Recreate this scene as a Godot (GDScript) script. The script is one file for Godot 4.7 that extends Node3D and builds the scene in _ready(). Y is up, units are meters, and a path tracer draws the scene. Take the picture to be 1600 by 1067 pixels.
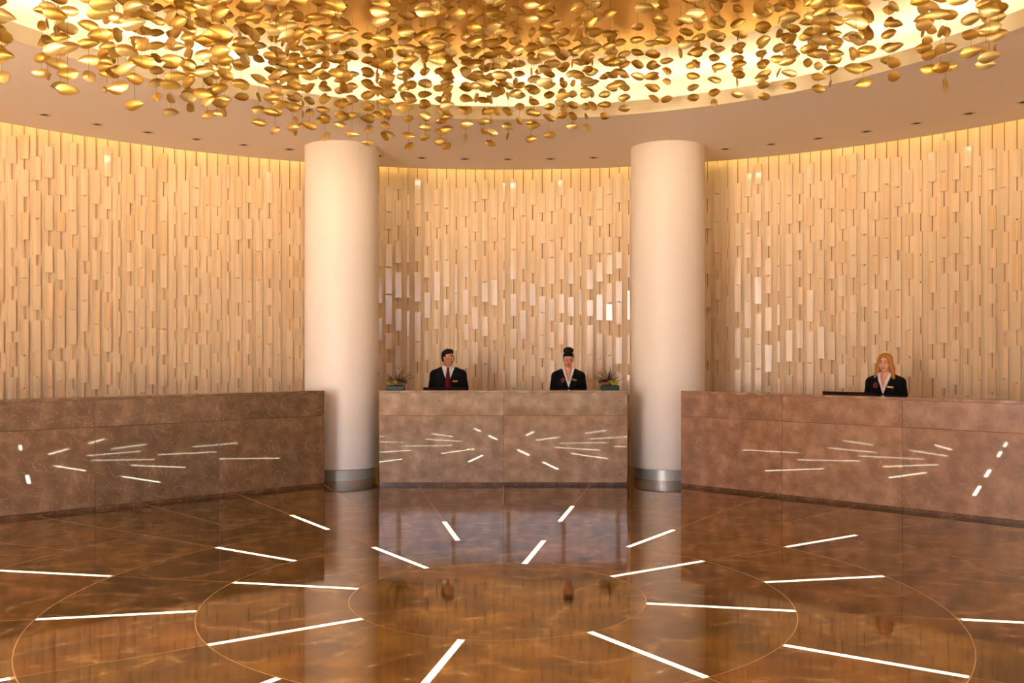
extends Node3D
# Hotel lobby rotunda. The room's axis is x = 0, z = 0; -z is towards the curved wall; metres.

const CEIL := 4.35        # soffit height
const R_WALL := 7.75      # curved back wall
const R_EDGE := 7.6      # soffit edge before the wall slot
const R_TILE := 7.731      # rods and tiles in front of the wall
const R_OPEN := 4.65      # round opening of the coffer
const R_COFFER := 5.9
const TOP := 5.0          # coffer ceiling
const X_SIDE := 7.75      # side walls behind z = 0
const Z_REAR := 8.6
const RINGS := [0.98, 1.915, 2.86, 3.83]

var rng := RandomNumberGenerator.new()
var names := {}
var M := {}

# ------------------------------------------------------------------ mesh collector
class MB:
	var v := PackedVector3Array()
	var n := PackedVector3Array()
	var uv := PackedVector2Array()
	var idx := PackedInt32Array()
	func vert(p: Vector3, nn: Vector3, t := Vector2.ZERO) -> int:
		v.append(p)
		n.append(nn)
		uv.append(t)
		return v.size() - 1
	func face(a: int, b: int, c: int) -> void:
		var g := (v[c] - v[a]).cross(v[b] - v[a])
		if g.dot(n[a] + n[b] + n[c]) < 0.0:
			idx.append_array(PackedInt32Array([a, c, b]))
		else:
			idx.append_array(PackedInt32Array([a, b, c]))
	func quad_i(a: int, b: int, c: int, d: int) -> void:
		face(a, b, c)
		face(a, c, d)
	func quad(a: Vector3, b: Vector3, c: Vector3, d: Vector3, nn: Vector3) -> void:
		var i := vert(a, nn)
		vert(b, nn)
		vert(c, nn)
		vert(d, nn)
		quad_i(i, i + 1, i + 2, i + 3)
	func tri(a: Vector3, b: Vector3, c: Vector3, nn: Vector3) -> void:
		var i := vert(a, nn)
		vert(b, nn)
		vert(c, nn)
		face(i, i + 1, i + 2)
	# box with chamfered edges
	func box(lo: Vector3, hi: Vector3, ch := 0.0, xf := Transform3D()) -> void:
		var c := (lo + hi) * 0.5
		var h := (hi - lo) * 0.5
		ch = minf(ch, minf(h.x, minf(h.y, h.z)) * 0.9)
		for ax in 3:
			for s in [-1.0, 1.0]:
				var b := (ax + 1) % 3
				var d := (ax + 2) % 3
				var pts := []
				for k in [[-1, -1], [1, -1], [1, 1], [-1, 1]]:
					var p := Vector3.ZERO
					p[ax] = s * h[ax]
					p[b] = k[0] * (h[b] - ch)
					p[d] = k[1] * (h[d] - ch)
					pts.append(xf * (c + p))
				var nn := Vector3.ZERO
				nn[ax] = s
				quad(pts[0], pts[1], pts[2], pts[3], (xf.basis * nn).normalized())
		if ch > 0.0:
			for ax in 3:
				var b := (ax + 1) % 3
				var d := (ax + 2) % 3
				for sb in [-1.0, 1.0]:
					for sd in [-1.0, 1.0]:
						var q := []
						for t in [[-1, 0], [1, 0], [1, 1], [-1, 1]]:
							var p := Vector3.ZERO
							p[ax] = t[0] * (h[ax] - ch)
							p[b] = sb * (h[b] - (ch if t[1] == 1 else 0.0))
							p[d] = sd * (h[d] - (ch if t[1] == 0 else 0.0))
							q.append(xf * (c + p))
						var nn := Vector3.ZERO
						nn[b] = sb
						nn[d] = sd
						quad(q[0], q[1], q[2], q[3], (xf.basis * nn).normalized())
			for sx in [-1.0, 1.0]:
				for sy in [-1.0, 1.0]:
					for sz in [-1.0, 1.0]:
						var s3 := Vector3(sx, sy, sz)
						var q := []
						for ax in 3:
							var p := Vector3(h.x - ch, h.y - ch, h.z - ch) * s3
							p[ax] = s3[ax] * h[ax]
							q.append(xf * (c + p))
						tri(q[0], q[1], q[2], (xf.basis * s3).normalized())
	# lathe around y: profile of Vector2(radius, y)
	func lathe(prof: Array, seg := 48, at := Vector3.ZERO, flat := true) -> void:
		for i in prof.size() - 1:
			var a: Vector2 = prof[i]
			var b: Vector2 = prof[i + 1]
			var t := (b - a).normalized()
			var nn := Vector2(t.y, -t.x)
			var base := v.size()
			for k in seg + 1:
				var g := TAU * k / seg
				var e := Vector3(sin(g), 0, cos(g))
				vert(at + e * a.x + Vector3.UP * a.y, e * nn.x + Vector3.UP * nn.y)
				vert(at + e * b.x + Vector3.UP * b.y, e * nn.x + Vector3.UP * nn.y)
			for k in seg:
				quad_i(base + 2 * k, base + 2 * k + 1, base + 2 * k + 3, base + 2 * k + 2)
	# tapering tube along points
	func tube(pts: Array, radii: Array, seg := 8, caps := true) -> void:
		var last := -1
		var side := Vector3.ZERO
		for i in pts.size():
			var t: Vector3 = (pts[mini(i + 1, pts.size() - 1)] - pts[maxi(i - 1, 0)]).normalized()
			if side == Vector3.ZERO:
				side = t.cross(Vector3.UP if absf(t.y) < 0.9 else Vector3.RIGHT).normalized()
			side = (side - t * side.dot(t)).normalized()
			var up := t.cross(side)
			var base := v.size()
			for k in seg + 1:
				var g := TAU * k / seg
				var e := side * cos(g) + up * sin(g)
				vert(pts[i] + e * radii[i], e)
			if last >= 0:
				for k in seg:
					quad_i(last + k, last + k + 1, base + k + 1, base + k)
			last = base
			if caps and (i == 0 or i == pts.size() - 1):
				var cn := -t if i == 0 else t
				var c0 := vert(pts[i], cn)
				for k in seg + 1:
					vert(v[base + k], cn)
				for k in seg:
					face(c0, c0 + 1 + k, c0 + 2 + k)
	func ellipsoid(c: Vector3, r: Vector3, su := 12, sv := 8, b := Basis()) -> void:
		var base := v.size()
		for j in sv + 1:
			var ph := PI * j / sv - PI / 2
			for i in su + 1:
				var th := TAU * i / su
				var d := Vector3(cos(ph) * sin(th), sin(ph), cos(ph) * cos(th))
				vert(c + b * (d * r), (b * (d / r)).normalized())
		for j in sv:
			for i in su:
				quad_i(base + j * (su + 1) + i, base + j * (su + 1) + i + 1, base + (j + 1) * (su + 1) + i + 1, base + (j + 1) * (su + 1) + i)
	func mesh() -> ArrayMesh:
		var a := []
		a.resize(Mesh.ARRAY_MAX)
		a[Mesh.ARRAY_VERTEX] = v
		a[Mesh.ARRAY_NORMAL] = n
		a[Mesh.ARRAY_TEX_UV] = uv
		a[Mesh.ARRAY_INDEX] = idx
		var m := ArrayMesh.new()
		m.add_surface_from_arrays(Mesh.PRIMITIVE_TRIANGLES, a)
		return m

# ------------------------------------------------------------------ scene helpers
func numbered(called: String) -> String:
	if not names.has(called):
		names[called] = 0
		return called
	names[called] += 1
	return "%s_%03d" % [called, names[called]]

func obj(called: String, mesh: Mesh, mat: Material, parent: Node = self) -> MeshInstance3D:
	var o := MeshInstance3D.new()
	o.name = numbered(called) if parent == self else called
	o.mesh = mesh
	o.material_override = mat
	parent.add_child(o, true)
	return o

func thing(called: String, label: String, category: String, at := Vector3.ZERO, turn := 0.0, group := "") -> Node3D:
	var o := Node3D.new()
	o.name = numbered(called)
	add_child(o)
	o.position = at
	o.rotation.y = turn
	return tag(o, label, category, group)

func tag(o: Node3D, label: String, category: String, group := "") -> Node3D:
	o.set_meta("label", label)
	o.set_meta("category", category)
	if group:
		o.set_meta("group", group)
	return o

func struct(o: Node3D, label := "") -> Node3D:
	o.set_meta("kind", "structure")
	if label:
		o.set_meta("label", label)
	return o

func dir(az: float) -> Vector3:          # azimuth in degrees from -z towards +x
	return Vector3(sin(deg_to_rad(az)), 0, -cos(deg_to_rad(az)))

func pol(az: float, r: float, y: float) -> Vector3:
	return dir(az) * r + Vector3.UP * y

func area_light(parent: Node, at: Vector3, towards: Vector3, along: Vector3, size: Vector2, energy: float, col: Color) -> void:
	var l := AreaLight3D.new()
	l.name = "lamp"
	l.area_size = size
	l.area_normalize_energy = false
	l.light_energy = energy
	l.light_color = col
	l.shadow_enabled = true
	l.area_range = 30.0
	l.area_attenuation = 2.0
	parent.add_child(l, true)
	var z := -towards.normalized()
	var x := along.normalized()
	l.basis = Basis(x, z.cross(x), z)
	l.position = at

# slab: sector of a ring with top, bottom and sides; edge gaps in metres
func sector(r0: float, r1: float, a0: float, a1: float, g: float, y0: float, y1: float, g0 := -1.0, g1 := -1.0) -> ArrayMesh:
	var m := MB.new()
	if g0 < 0: g0 = g
	if g1 < 0: g1 = g
	var ra := r0 + g
	var rb := r1 - g
	var n := maxi(2, int((a1 - a0) / 3.0))
	var last := []
	for i in n + 1:
		var t := float(i) / n
		var row := []
		for r in [ra, rb]:
			if r < 0.02:
				row.append(Vector3.ZERO)
				continue
			var s := a0 + rad_to_deg(g0 / r)
			var e := a1 - rad_to_deg(g1 / r)
			row.append(dir(lerpf(s, e, t)) * r)
		var u := Vector3.UP
		if i > 0:
			m.quad(last[0] + u * y1, last[1] + u * y1, row[1] + u * y1, row[0] + u * y1, Vector3.UP)
			m.quad(last[0] + u * y0, last[1] + u * y0, row[1] + u * y0, row[0] + u * y0, Vector3.DOWN)
			m.quad(last[1] + u * y0, last[1] + u * y1, row[1] + u * y1, row[1] + u * y0, row[1].normalized())
			if ra > 0.02:
				m.quad(last[0] + u * y0, last[0] + u * y1, row[0] + u * y1, row[0] + u * y0, -row[0].normalized())
		if i == 0 or i == n:
			var nn: Vector3 = (row[1] - row[0]).cross(u).normalized() * (-1.0 if i == 0 else 1.0)
			m.quad(row[0] + u * y0, row[0] + u * y1, row[1] + u * y1, row[1] + u * y0, nn)
		last = row
	return m.mesh()

func rim(az: float, front: float, side: float, rear: float) -> float:     # outline of the room: drum in front, box behind
	var d := dir(az)
	if d.z <= 0.0:
		return front
	return minf(side / maxf(absf(d.x), 1e-6), rear / maxf(d.z, 1e-6))

func azimuths(step := 2.5) -> Array:
	var a := []
	var c := rad_to_deg(atan2(X_SIDE, -Z_REAR))
	var k := -180.0
	while k <= 180.01:
		a.append(k)
		k += step
	for e in [c, -c]:
		a.append(e)
	a.sort()
	return a

func plate(inner: Callable, outer: Callable, y0: float, y1: float) -> ArrayMesh:   # ring plate with thickness
	var m := MB.new()
	var az := azimuths()
	for i in az.size() - 1:
		var a: float = az[i]
		var b: float = az[i + 1]
		if b - a < 1e-4:
			continue
		var ia := dir(a) * float(inner.call(a))
		var ib := dir(b) * float(inner.call(b))
		var oa := dir(a) * float(outer.call(a))
		var ob := dir(b) * float(outer.call(b))
		var u := Vector3.UP
		m.quad(ia + u * y1, oa + u * y1, ob + u * y1, ib + u * y1, u)
		m.quad(ia + u * y0, oa + u * y0, ob + u * y0, ib + u * y0, -u)
		m.quad(oa + u * y0, oa + u * y1, ob + u * y1, ob + u * y0, (oa + ob).normalized())
		if ia.length() > 0.01:
			var i0 := m.vert(ia + u * y0, -dir(a))
			m.vert(ia + u * y1, -dir(a))
			m.vert(ib + u * y1, -dir(b))
			m.vert(ib + u * y0, -dir(b))
			m.quad_i(i0, i0 + 1, i0 + 2, i0 + 3)
	return m.mesh()

func drum(r0: float, r1: float, a0: float, a1: float, y0: float, y1: float, step := 2.0) -> ArrayMesh:   # curved wall with thickness, inside face at r0, uv in metres
	var m := MB.new()
	var n := int(round((a1 - a0) / step))
	for i in n:
		var a := lerpf(a0, a1, float(i) / n)
		var b := lerpf(a0, a1, float(i + 1) / n)
		for s in [[r0, -1.0], [r1, 1.0]]:
			var r: float = s[0]
			var k := m.vert(pol(a, r, y0), dir(a) * s[1], Vector2(deg_to_rad(a) * r0, -y0))
			m.vert(pol(a, r, y1), dir(a) * s[1], Vector2(deg_to_rad(a) * r0, -y1))
			m.vert(pol(b, r, y1), dir(b) * s[1], Vector2(deg_to_rad(b) * r0, -y1))
			m.vert(pol(b, r, y0), dir(b) * s[1], Vector2(deg_to_rad(b) * r0, -y0))
			m.quad_i(k, k + 1, k + 2, k + 3)
		m.quad(pol(a, r0, y1), pol(a, r1, y1), pol(b, r1, y1), pol(b, r0, y1), Vector3.UP)
		m.quad(pol(a, r0, y0), pol(a, r1, y0), pol(b, r1, y0), pol(b, r0, y0), Vector3.DOWN)
	return m.mesh()

# ------------------------------------------------------------------ materials
func mat(col: Color, rough := 0.6, metal := 0.0, spec := 0.5) -> StandardMaterial3D:
	var m := StandardMaterial3D.new()
	m.albedo_color = col
	m.roughness = rough
	m.metallic = metal
	m.metallic_specular = spec
	return m

func noise_tex(freq: float, ramp: Gradient, fractal := FastNoiseLite.FRACTAL_FBM, oct := 5, sd := 1, size := 1024, warp := 0.0) -> NoiseTexture2D:
	var f := FastNoiseLite.new()
	f.seed = sd
	f.noise_type = FastNoiseLite.TYPE_SIMPLEX_SMOOTH
	f.frequency = freq
	f.fractal_type = fractal
	f.fractal_octaves = oct
	if warp > 0.0:
		f.domain_warp_enabled = true
		f.domain_warp_amplitude = warp
		f.domain_warp_frequency = freq * 1.7
	var t := NoiseTexture2D.new()
	t.width = size
	t.height = size
	t.seamless = true
	t.noise = f
	t.color_ramp = ramp
	return t

func ramp(stops: Array) -> Gradient:
	var g := Gradient.new()
	var o := PackedFloat32Array()
	var c := PackedColorArray()
	for s in stops:
		o.append(s[0])
		c.append(s[1])
	g.offsets = o
	g.colors = c
	return g

var stone_tex := {}
func stone(kind: String, tint: Color, off: Vector3, rough: float, metal: float, spec: float, scale := 0.55) -> StandardMaterial3D:
	if not stone_tex.has("vein"):
		stone_tex["vein"] = noise_tex(0.009, ramp([[0.0, Color(0.9, 0.8, 0.66, 0.0)], [0.70, Color(0.9, 0.8, 0.66, 0.0)], [0.86, Color(0.9, 0.8, 0.66, 0.1)], [0.94, Color(0.92, 0.83, 0.7, 0.18)], [1.0, Color(0.98, 0.92, 0.82, 0.4)]]), FastNoiseLite.FRACTAL_RIDGED, 6, 7, 1024, 18.0)
		stone_tex["desk"] = noise_tex(0.005, ramp([[0.0, Color(0.52, 0.425, 0.345)], [0.4, Color(0.59, 0.485, 0.4)], [0.65, Color(0.65, 0.54, 0.45)], [1.0, Color(0.73, 0.625, 0.54)]]), FastNoiseLite.FRACTAL_FBM, 7, 3, 1024, 30.0)
		stone_tex["floor"] = noise_tex(0.006, ramp([[0.0, Color(0.35, 0.23, 0.06)], [0.4, Color(0.5, 0.345, 0.1)], [0.65, Color(0.59, 0.425, 0.135)], [1.0, Color(0.71, 0.54, 0.21)]]), FastNoiseLite.FRACTAL_FBM, 6, 11, 1024, 40.0)
		stone_tex["floor_vein"] = noise_tex(0.0045, ramp([[0.0, Color(0.9, 0.75, 0.5, 0.0)], [0.6, Color(0.9, 0.75, 0.5, 0.0)], [0.76, Color(0.9, 0.76, 0.52, 0.16)], [0.86, Color(0.9, 0.76, 0.54, 0.42)], [1.0, Color(0.95, 0.84, 0.64, 0.85)]]), FastNoiseLite.FRACTAL_RIDGED, 5, 19, 1024, 25.0)
	var m := mat(tint, rough, metal, spec)
	m.albedo_texture = stone_tex[kind]
	m.detail_enabled = true
	m.detail_albedo = stone_tex["floor_vein" if kind == "floor" else "vein"]
	m.detail_blend_mode = BaseMaterial3D.BLEND_MODE_MIX
	m.detail_uv_layer = BaseMaterial3D.DETAIL_UV_1
	m.uv1_triplanar = true
	m.uv1_triplanar_sharpness = 8.0
	m.uv1_scale = Vector3.ONE * scale
	m.uv1_offset = off
	return m

func wood_image(sd: int, base: Color, spread: float) -> ImageTexture:
	var w := 512
	var h := 256
	var im := Image.create(w, h, false, Image.FORMAT_RGB8)
	var f := FastNoiseLite.new()
	f.seed = sd
	f.frequency = 0.02
	f.fractal_octaves = 3
	var r := RandomNumberGenerator.new()
	r.seed = sd
	var strip := PackedFloat32Array()
	strip.resize(w)
	var x := 0
	while x < w:
		var wide := r.randi_range(5, 22)
		var tone := r.randf_range(-1.0, 1.0)
		for k in wide:
			if x + k < w:
				strip[x + k] = tone
		x += wide
	for px in w:
		for py in h:
			var fine := f.get_noise_2d(px * 14.0, py * 0.5)
			var slow := f.get_noise_2d(px * 1.2 + 900.0, py * 0.35)
			var t := 1.0 + spread * (0.5 * strip[px] + 0.55 * fine + 0.5 * slow)
			im.set_pixel(px, py, Color(clampf(base.r * t, 0, 1), clampf(base.g * (t * 1.02 - 0.02), 0, 1), clampf(base.b * (t * 1.08 - 0.08), 0, 1)))
	return ImageTexture.create_from_image(im)

func make_materials() -> void:
	M.plaster = mat(Color(0.97, 0.9, 0.83), 0.75)
	M.cream = mat(Color(0.95, 0.91, 0.84), 0.7)
	M.column = mat(Color(0.93, 0.87, 0.8), 0.55)
	M.column_base = mat(Color(0.74, 0.72, 0.66), 0.35, 0.3)
	M.canopy = mat(Color(0.8, 0.62, 0.25), 0.32, 1.0)
	M.leaf = []
	for c in [Color(0.82, 0.69, 0.38), Color(0.78, 0.64, 0.32), Color(0.86, 0.76, 0.5)]:
		M.leaf.append(mat(c, 0.43, 1.0, 0.5))
	M.wire = mat(Color(0.45, 0.4, 0.34), 0.4, 0.8)
	M.rod = mat(Color(0.62, 0.45, 0.26), 0.25, 0.8)
	M.wall = mat(Color(1, 1, 1), 0.5, 0.0, 0.35)
	M.wall.albedo_texture = wood_image(5, Color(0.83, 0.705, 0.55), 0.08)
	M.wall.uv1_scale = Vector3(0.4, 0.2, 1)
	M.tile = []
	for i in 5:
		var t := mat([Color(1, 1, 1), Color(0.96, 0.95, 0.93), Color(1.0, 0.98, 0.95), Color(0.93, 0.9, 0.86), Color(1, 0.97, 0.92)][i], 0.3, 0.0, 0.5)
		t.albedo_texture = M.wall.albedo_texture if i % 2 == 0 else null
		if t.albedo_texture == null:
			t.albedo_color = [Color.WHITE, Color(0.835, 0.715, 0.56), Color.WHITE, Color(0.81, 0.69, 0.535)][i]
		t.uv1_triplanar = true
		t.uv1_scale = Vector3(0.8, 0.3, 0.8)
		t.uv1_offset = Vector3(i * 0.37, i * 0.21, 0)
		t.clearcoat_enabled = true
		t.clearcoat = 0.7
		t.clearcoat_roughness = 0.1
		M.tile.append(t)
	M.grout = mat(Color(0.86, 0.7, 0.48), 0.5)
	M.trim = mat(Color(0.85, 0.78, 0.7), 0.5)
	M.dark = mat(Color(0.14, 0.07, 0.05), 0.6)
	M.strip = mat(Color(0.95, 0.92, 0.85), 0.4)
	M.strip.emission_enabled = true
	M.strip.emission = Color(1.0, 0.93, 0.78)
	M.strip.emission_energy_multiplier = 1.6
	M.cove = mat(Color(0.95, 0.92, 0.85), 0.4)
	M.cove.emission_enabled = true
	M.cove.emission = Color(1.0, 0.85, 0.55)
	M.cove.emission_energy_multiplier = 2.0
	M.black_plastic = mat(Color(0.05, 0.04, 0.045), 0.35)
	M.screen_back = mat(Color(0.085, 0.045, 0.04), 0.7, 0.0, 0.25)
	M.glass = mat(Color(0.9, 0.95, 1.0, 0.08), 0.02)
	M.glass.transparency = BaseMaterial3D.TRANSPARENCY_ALPHA
	M.dimmed = mat(Color(0.12, 0.13, 0.14, 0.8), 0.03)  # pane darkening added to weaken the daylight let in and mirrored
	M.dimmed.transparency = BaseMaterial3D.TRANSPARENCY_ALPHA
	M.near_opaque = mat(Color(0.06, 0.055, 0.05, 0.985), 0.03)  # lower panes made nearly opaque so the desks mirror no bright outdoors
	M.near_opaque.transparency = BaseMaterial3D.TRANSPARENCY_ALPHA
	M.bronze = mat(Color(0.25, 0.2, 0.16), 0.4, 0.7)

# ------------------------------------------------------------------ setting
func build_shell() -> void:
	# floor: pale joint bed, then every stone slab
	var fl := obj("floor", plate(func(_a): return 0.0, func(a): return rim(a, R_WALL + 0.2, X_SIDE + 0.2, Z_REAR + 0.2), -0.3, -0.0008), M.grout)
	struct(fl, "polished brown stone floor laid in rings of slabs")
	var slabs := []
	for i in 5:
		slabs.append(stone("floor", [Color(1, 1, 1), Color(0.9, 0.88, 0.86), Color(1.0, 0.94, 0.86), Color(0.84, 0.84, 0.84), Color(0.95, 0.97, 0.98)][i], Vector3(i * 0.31, i * 0.17, i * 0.53), 0.05, 0.6, 0.35, 0.32))
	var g := 0.0028
	var pieces := [sector(0.0, RINGS[0], 0, 360, g, -0.02, 0.0, 0.0, 0.0)]
	for k in 8:
		var a := 11.2 + 45.0 * k
		pieces.append(sector(RINGS[0], RINGS[1], a, a + 45, g, -0.02, 0.0, 0.024, 0.024))
		for j in 2:
			var b := a + 22.5 * j
			pieces.append(sector(RINGS[1], RINGS[2], b, b + 22.5, g, -0.02, 0.0, g if j == 0 else 0.024, 0.024 if j == 0 else g))
			pieces.append(sector(RINGS[2], RINGS[3], b, b + 22.5, g, -0.02, 0.0, 0.024 if j == 0 else g, g if j == 0 else 0.024))
		for j in 4:
			var b := a + 11.25 * j
			pieces.append(sector(RINGS[3], 5.75, b, b + 11.25, g, -0.02, 0.0))
			pieces.append(sector(5.75, 7.7, b, b + 11.25, g, -0.02, 0.0))
	for i in pieces.size():
		obj("stone_slab", pieces[i], slabs[0 if i == 0 else rng.randi_range(0, 4)], fl)
	var outer := obj("stone_border", plate(func(a): return minf(7.702, rim(a, 7.69, X_SIDE - 0.05, Z_REAR - 0.05)), func(a): return maxf(7.71, rim(a, 7.7, X_SIDE, Z_REAR)), -0.02, 0.0), slabs[1], fl)
	outer.set_meta("label", "stone paving outside the rings")
	# light strips let into the floor
	var sm := MB.new()
	sm.box(Vector3(-0.0225, -0.018, -0.465), Vector3(0.0225, 0.0, 0.465), 0.003)
	var strip_mesh := sm.mesh()
	for ring in 3:
		for k in 8:
			var a := 11.2 + 45.0 * k + (22.5 if ring == 1 else 0.0)
			var r: float = (RINGS[ring] + RINGS[ring + 1]) * 0.5
			var t := thing("floor_light_strip", ["glowing white line of light in the floor's innermost ring, around the round centre slab", "glowing white line of light in the middle ring of the floor", "glowing white line of light in the floor's outermost ring"][ring], "light strip", pol(a, r, 0), -deg_to_rad(a), ["floor lights of the inner ring", "floor lights of the middle ring", "floor lights of the outer ring"][ring])
			obj("light_diffuser", strip_mesh, M.strip, t)
			area_light(t, Vector3(0, 0.002, 0), Vector3.UP, Vector3.RIGHT, Vector2(0.04, 0.925), 7.0, Color(1.0, 0.94, 0.82))
	# curved wall
	struct(obj("wall_back", drum(R_WALL, R_WALL + 0.2, -90, 90, -0.3, TOP + 0.3), M.wall), "curved wall veneered in pale honey wood")
	# soffit, wall slot and coffer
	struct(obj("ceiling", plate(func(_a): return R_OPEN, func(a): return rim(a, R_EDGE, X_SIDE + 0.2, Z_REAR + 0.2), CEIL, CEIL + 0.15), M.plaster), "beige plaster soffit with a large round opening")
	struct(obj("trim_1", drum(R_EDGE - 0.04, R_EDGE, -90, 90, CEIL + 0.15, CEIL + 0.36), M.plaster), "inner side of the light slot along the curved wall")
	struct(obj("trim_2", drum(R_EDGE - 0.04, R_WALL, -90, 90, CEIL + 0.36, CEIL + 0.4), M.plaster), "lid of the light slot along the curved wall")
	struct(obj("trim_3", drum(R_COFFER, R_COFFER + 0.1, -180, 180, CEIL + 0.15, TOP + 0.02), M.cream), "cream upright wall of the ceiling recess")
	struct(obj("trim_4", plate(func(_a): return 0.0, func(_a): return R_COFFER + 0.1, TOP, TOP + 0.15), M.cream), "cream upper ceiling of the round recess")
	struct(obj("trim_5", drum(R_OPEN - 0.006, R_OPEN, -180, 180, CEIL - 0.001, CEIL + 0.152), mat(Color(0.95, 0.89, 0.73), 0.7)), "fascia around the round ceiling opening, its cream standing in for recess glow")  # added thin ring, its yellowish cream stands in for glow from the recess
	# gold canopy under the recess
	var cm := MB.new()
	cm.lathe([Vector2(0.001, TOP - 0.035), Vector2(4.33, TOP - 0.035), Vector2(4.35, TOP - 0.025), Vector2(4.35, TOP - 0.001), Vector2(0.001, TOP - 0.001)], 96)
	tag(obj("gold_canopy", cm.mesh(), M.canopy), "large round gold disc on the ceiling above the hanging leaves", "ceiling panel")
	# side walls and rear wall with the entrance glazing behind the camera
	var wl := MB.new()
	var wr := MB.new()
	wr.box(Vector3(X_SIDE, -0.3, 0), Vector3(X_SIDE + 0.2, TOP, Z_REAR + 0.2))
	struct(obj("wall_right", wr.mesh(), M.plaster), "plain plaster side wall")
	for b in [[0.0, 7.0, -0.3, TOP], [8.4, Z_REAR + 0.2, -0.3, TOP], [7.0, 8.4, 4.1, TOP], [7.0, 8.4, -0.3, 0.12]]:
		wl.box(Vector3(-X_SIDE - 0.2, b[2], b[0]), Vector3(-X_SIDE, b[3], b[1]))
	struct(obj("wall_left", wl.mesh(), M.plaster), "plaster side wall around tall windows")
	var wb := MB.new()
	for b in [[-X_SIDE, -7.5, -0.3, TOP], [6.0, X_SIDE, -0.3, TOP], [-7.5, 6.0, 4.1, TOP], [-7.5, 6.0, -0.3, 0.12]]:
		wb.box(Vector3(b[0], b[2], Z_REAR), Vector3(b[1], b[3], Z_REAR + 0.2))
	struct(obj("wall_rear", wb.mesh(), M.plaster), "plaster rear wall around the entrance glazing")
	var k := 1
	for i in 9:
		window(k, Vector3(-7.5 + 1.5 * i, 0.12, Z_REAR + 0.08), 1.5, 3.98, 0.0, absf(-6.75 + 1.5 * i) < 5.0 or i > 6)
		k += 1
	window(k, Vector3(-X_SIDE - 0.1, 0.12, 8.4), 1.4, 3.98, PI / 2, true)

func window(k: int, at: Vector3, w: float, h: float, turn: float, dimmed: bool) -> void:
	var o := Node3D.new()
	o.name = "window_%d" % k
	add_child(o)
	o.position = at
	o.rotation.y = turn
	struct(o, "tall bronze-framed entrance window, its panes darkened to hold back daylight" if dimmed else "tall clear bronze-framed window of the entrance")
	var f := MB.new()
	for b in [[0.0, 0.05, 0.0, h], [w - 0.05, w, 0.0, h], [0.05, w - 0.05, 0.0, 0.06], [0.05, w - 0.05, h - 0.06, h], [0.05, w - 0.05, 2.5, 2.56]]:
		f.box(Vector3(b[0], b[2], -0.04), Vector3(b[1], b[3], 0.04), 0.004)
	obj("window_frame", f.mesh(), M.bronze, o)
	for b in [[0.06, 2.5], [2.56, h - 0.06]]:
		var p := MB.new()
		p.quad(Vector3(0.05, b[0], 0), Vector3(w - 0.05, b[0], 0), Vector3(w - 0.05, b[1], 0), Vector3(0.05, b[1], 0), Vector3.BACK)
		obj("pane", p.mesh(), (M.near_opaque if b[0] < 1.0 else M.dimmed) if dimmed else M.glass, o)

func build_coves() -> void:
	for i in 18:      # along the curved wall, in the slot above the soffit edge
		var a := -85.0 + 10.0 * i
		var t := thing("cove_light", "line lamp hidden in the slot above the curved wall", "cove light", pol(a, 7.62, CEIL + 0.3), -deg_to_rad(a), "lamps in the wall slot")
		var m := MB.new()
		m.box(Vector3(-0.6, 0.0, -0.03), Vector3(0.6, 0.04, 0.03), 0.005)
		obj("light_tube", m.mesh(), M.cove, t)
		area_light(t, Vector3(0, -0.004, 0), Vector3.DOWN, Vector3.RIGHT, Vector2(1.2, 0.05), 3.6, Color(0.98, 1.0, 0.7))
	for i in 24:      # on the ledge of the coffer
		var a := 15.0 * i
		var t := thing("cove_light", "line lamp lying on the hidden ledge of the round ceiling recess", "cove light", pol(a, 5.25, CEIL + 0.15), -deg_to_rad(a), "lamps on the recess ledge")
		var m := MB.new()
		m.box(Vector3(-0.62, 0.0, -0.04), Vector3(0.62, 0.05, 0.04), 0.005)
		obj("light_tube", m.mesh(), M.cove, t)
		area_light(t, Vector3(0, 0.054, 0), Vector3(0, 1, -0.25), Vector3.RIGHT, Vector2(1.24, 0.07), 6.0, Color(1.0, 0.96, 0.84))

func build_downlights() -> void:
	var ring := MB.new()
	ring.lathe([Vector2(0.045, 0.0), Vector2(0.045, -0.004), Vector2(0.075, -0.004), Vector2(0.078, 0.0)], 24)
	var cup := MB.new()
	cup.lathe([Vector2(0.001, -0.0005), Vector2(0.045, -0.0015)], 24)
	var lens := MB.new()
	lens.ellipsoid(Vector3(0, -0.002, 0), Vector3(0.016, 0.004, 0.016), 12, 6)
	var rm := ring.mesh()
	var um := cup.mesh()
	var lm := lens.mesh()
	for i in 31:
		var a := -75.0 + 5.0 * i + 0.3
		var t := thing("recessed_downlight", "small round recessed downlight in the soffit along the curved wall", "downlight", pol(a, 6.86, CEIL), -deg_to_rad(a), "downlights along the curved wall")
		obj("trim_ring", rm, M.trim, t)
		obj("baffle", um, M.dark, t)
		obj("lens", lm, M.dark, t)
		var l := SpotLight3D.new()
		l.name = "lamp"
		l.light_energy = 0.25
		l.light_color = Color(1.0, 0.93, 0.82)
		l.light_size = 0.06
		l.spot_angle = 62.0
		l.spot_angle_attenuation = 0.8
		l.spot_range = 30.0
		l.spot_attenuation = 2.0
		l.shadow_enabled = true
		t.add_child(l, true)
		l.position = Vector3(0, -0.012, 0)
		l.rotation = Vector3(-deg_to_rad(62), 0, 0)     # leans out towards the wall

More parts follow.
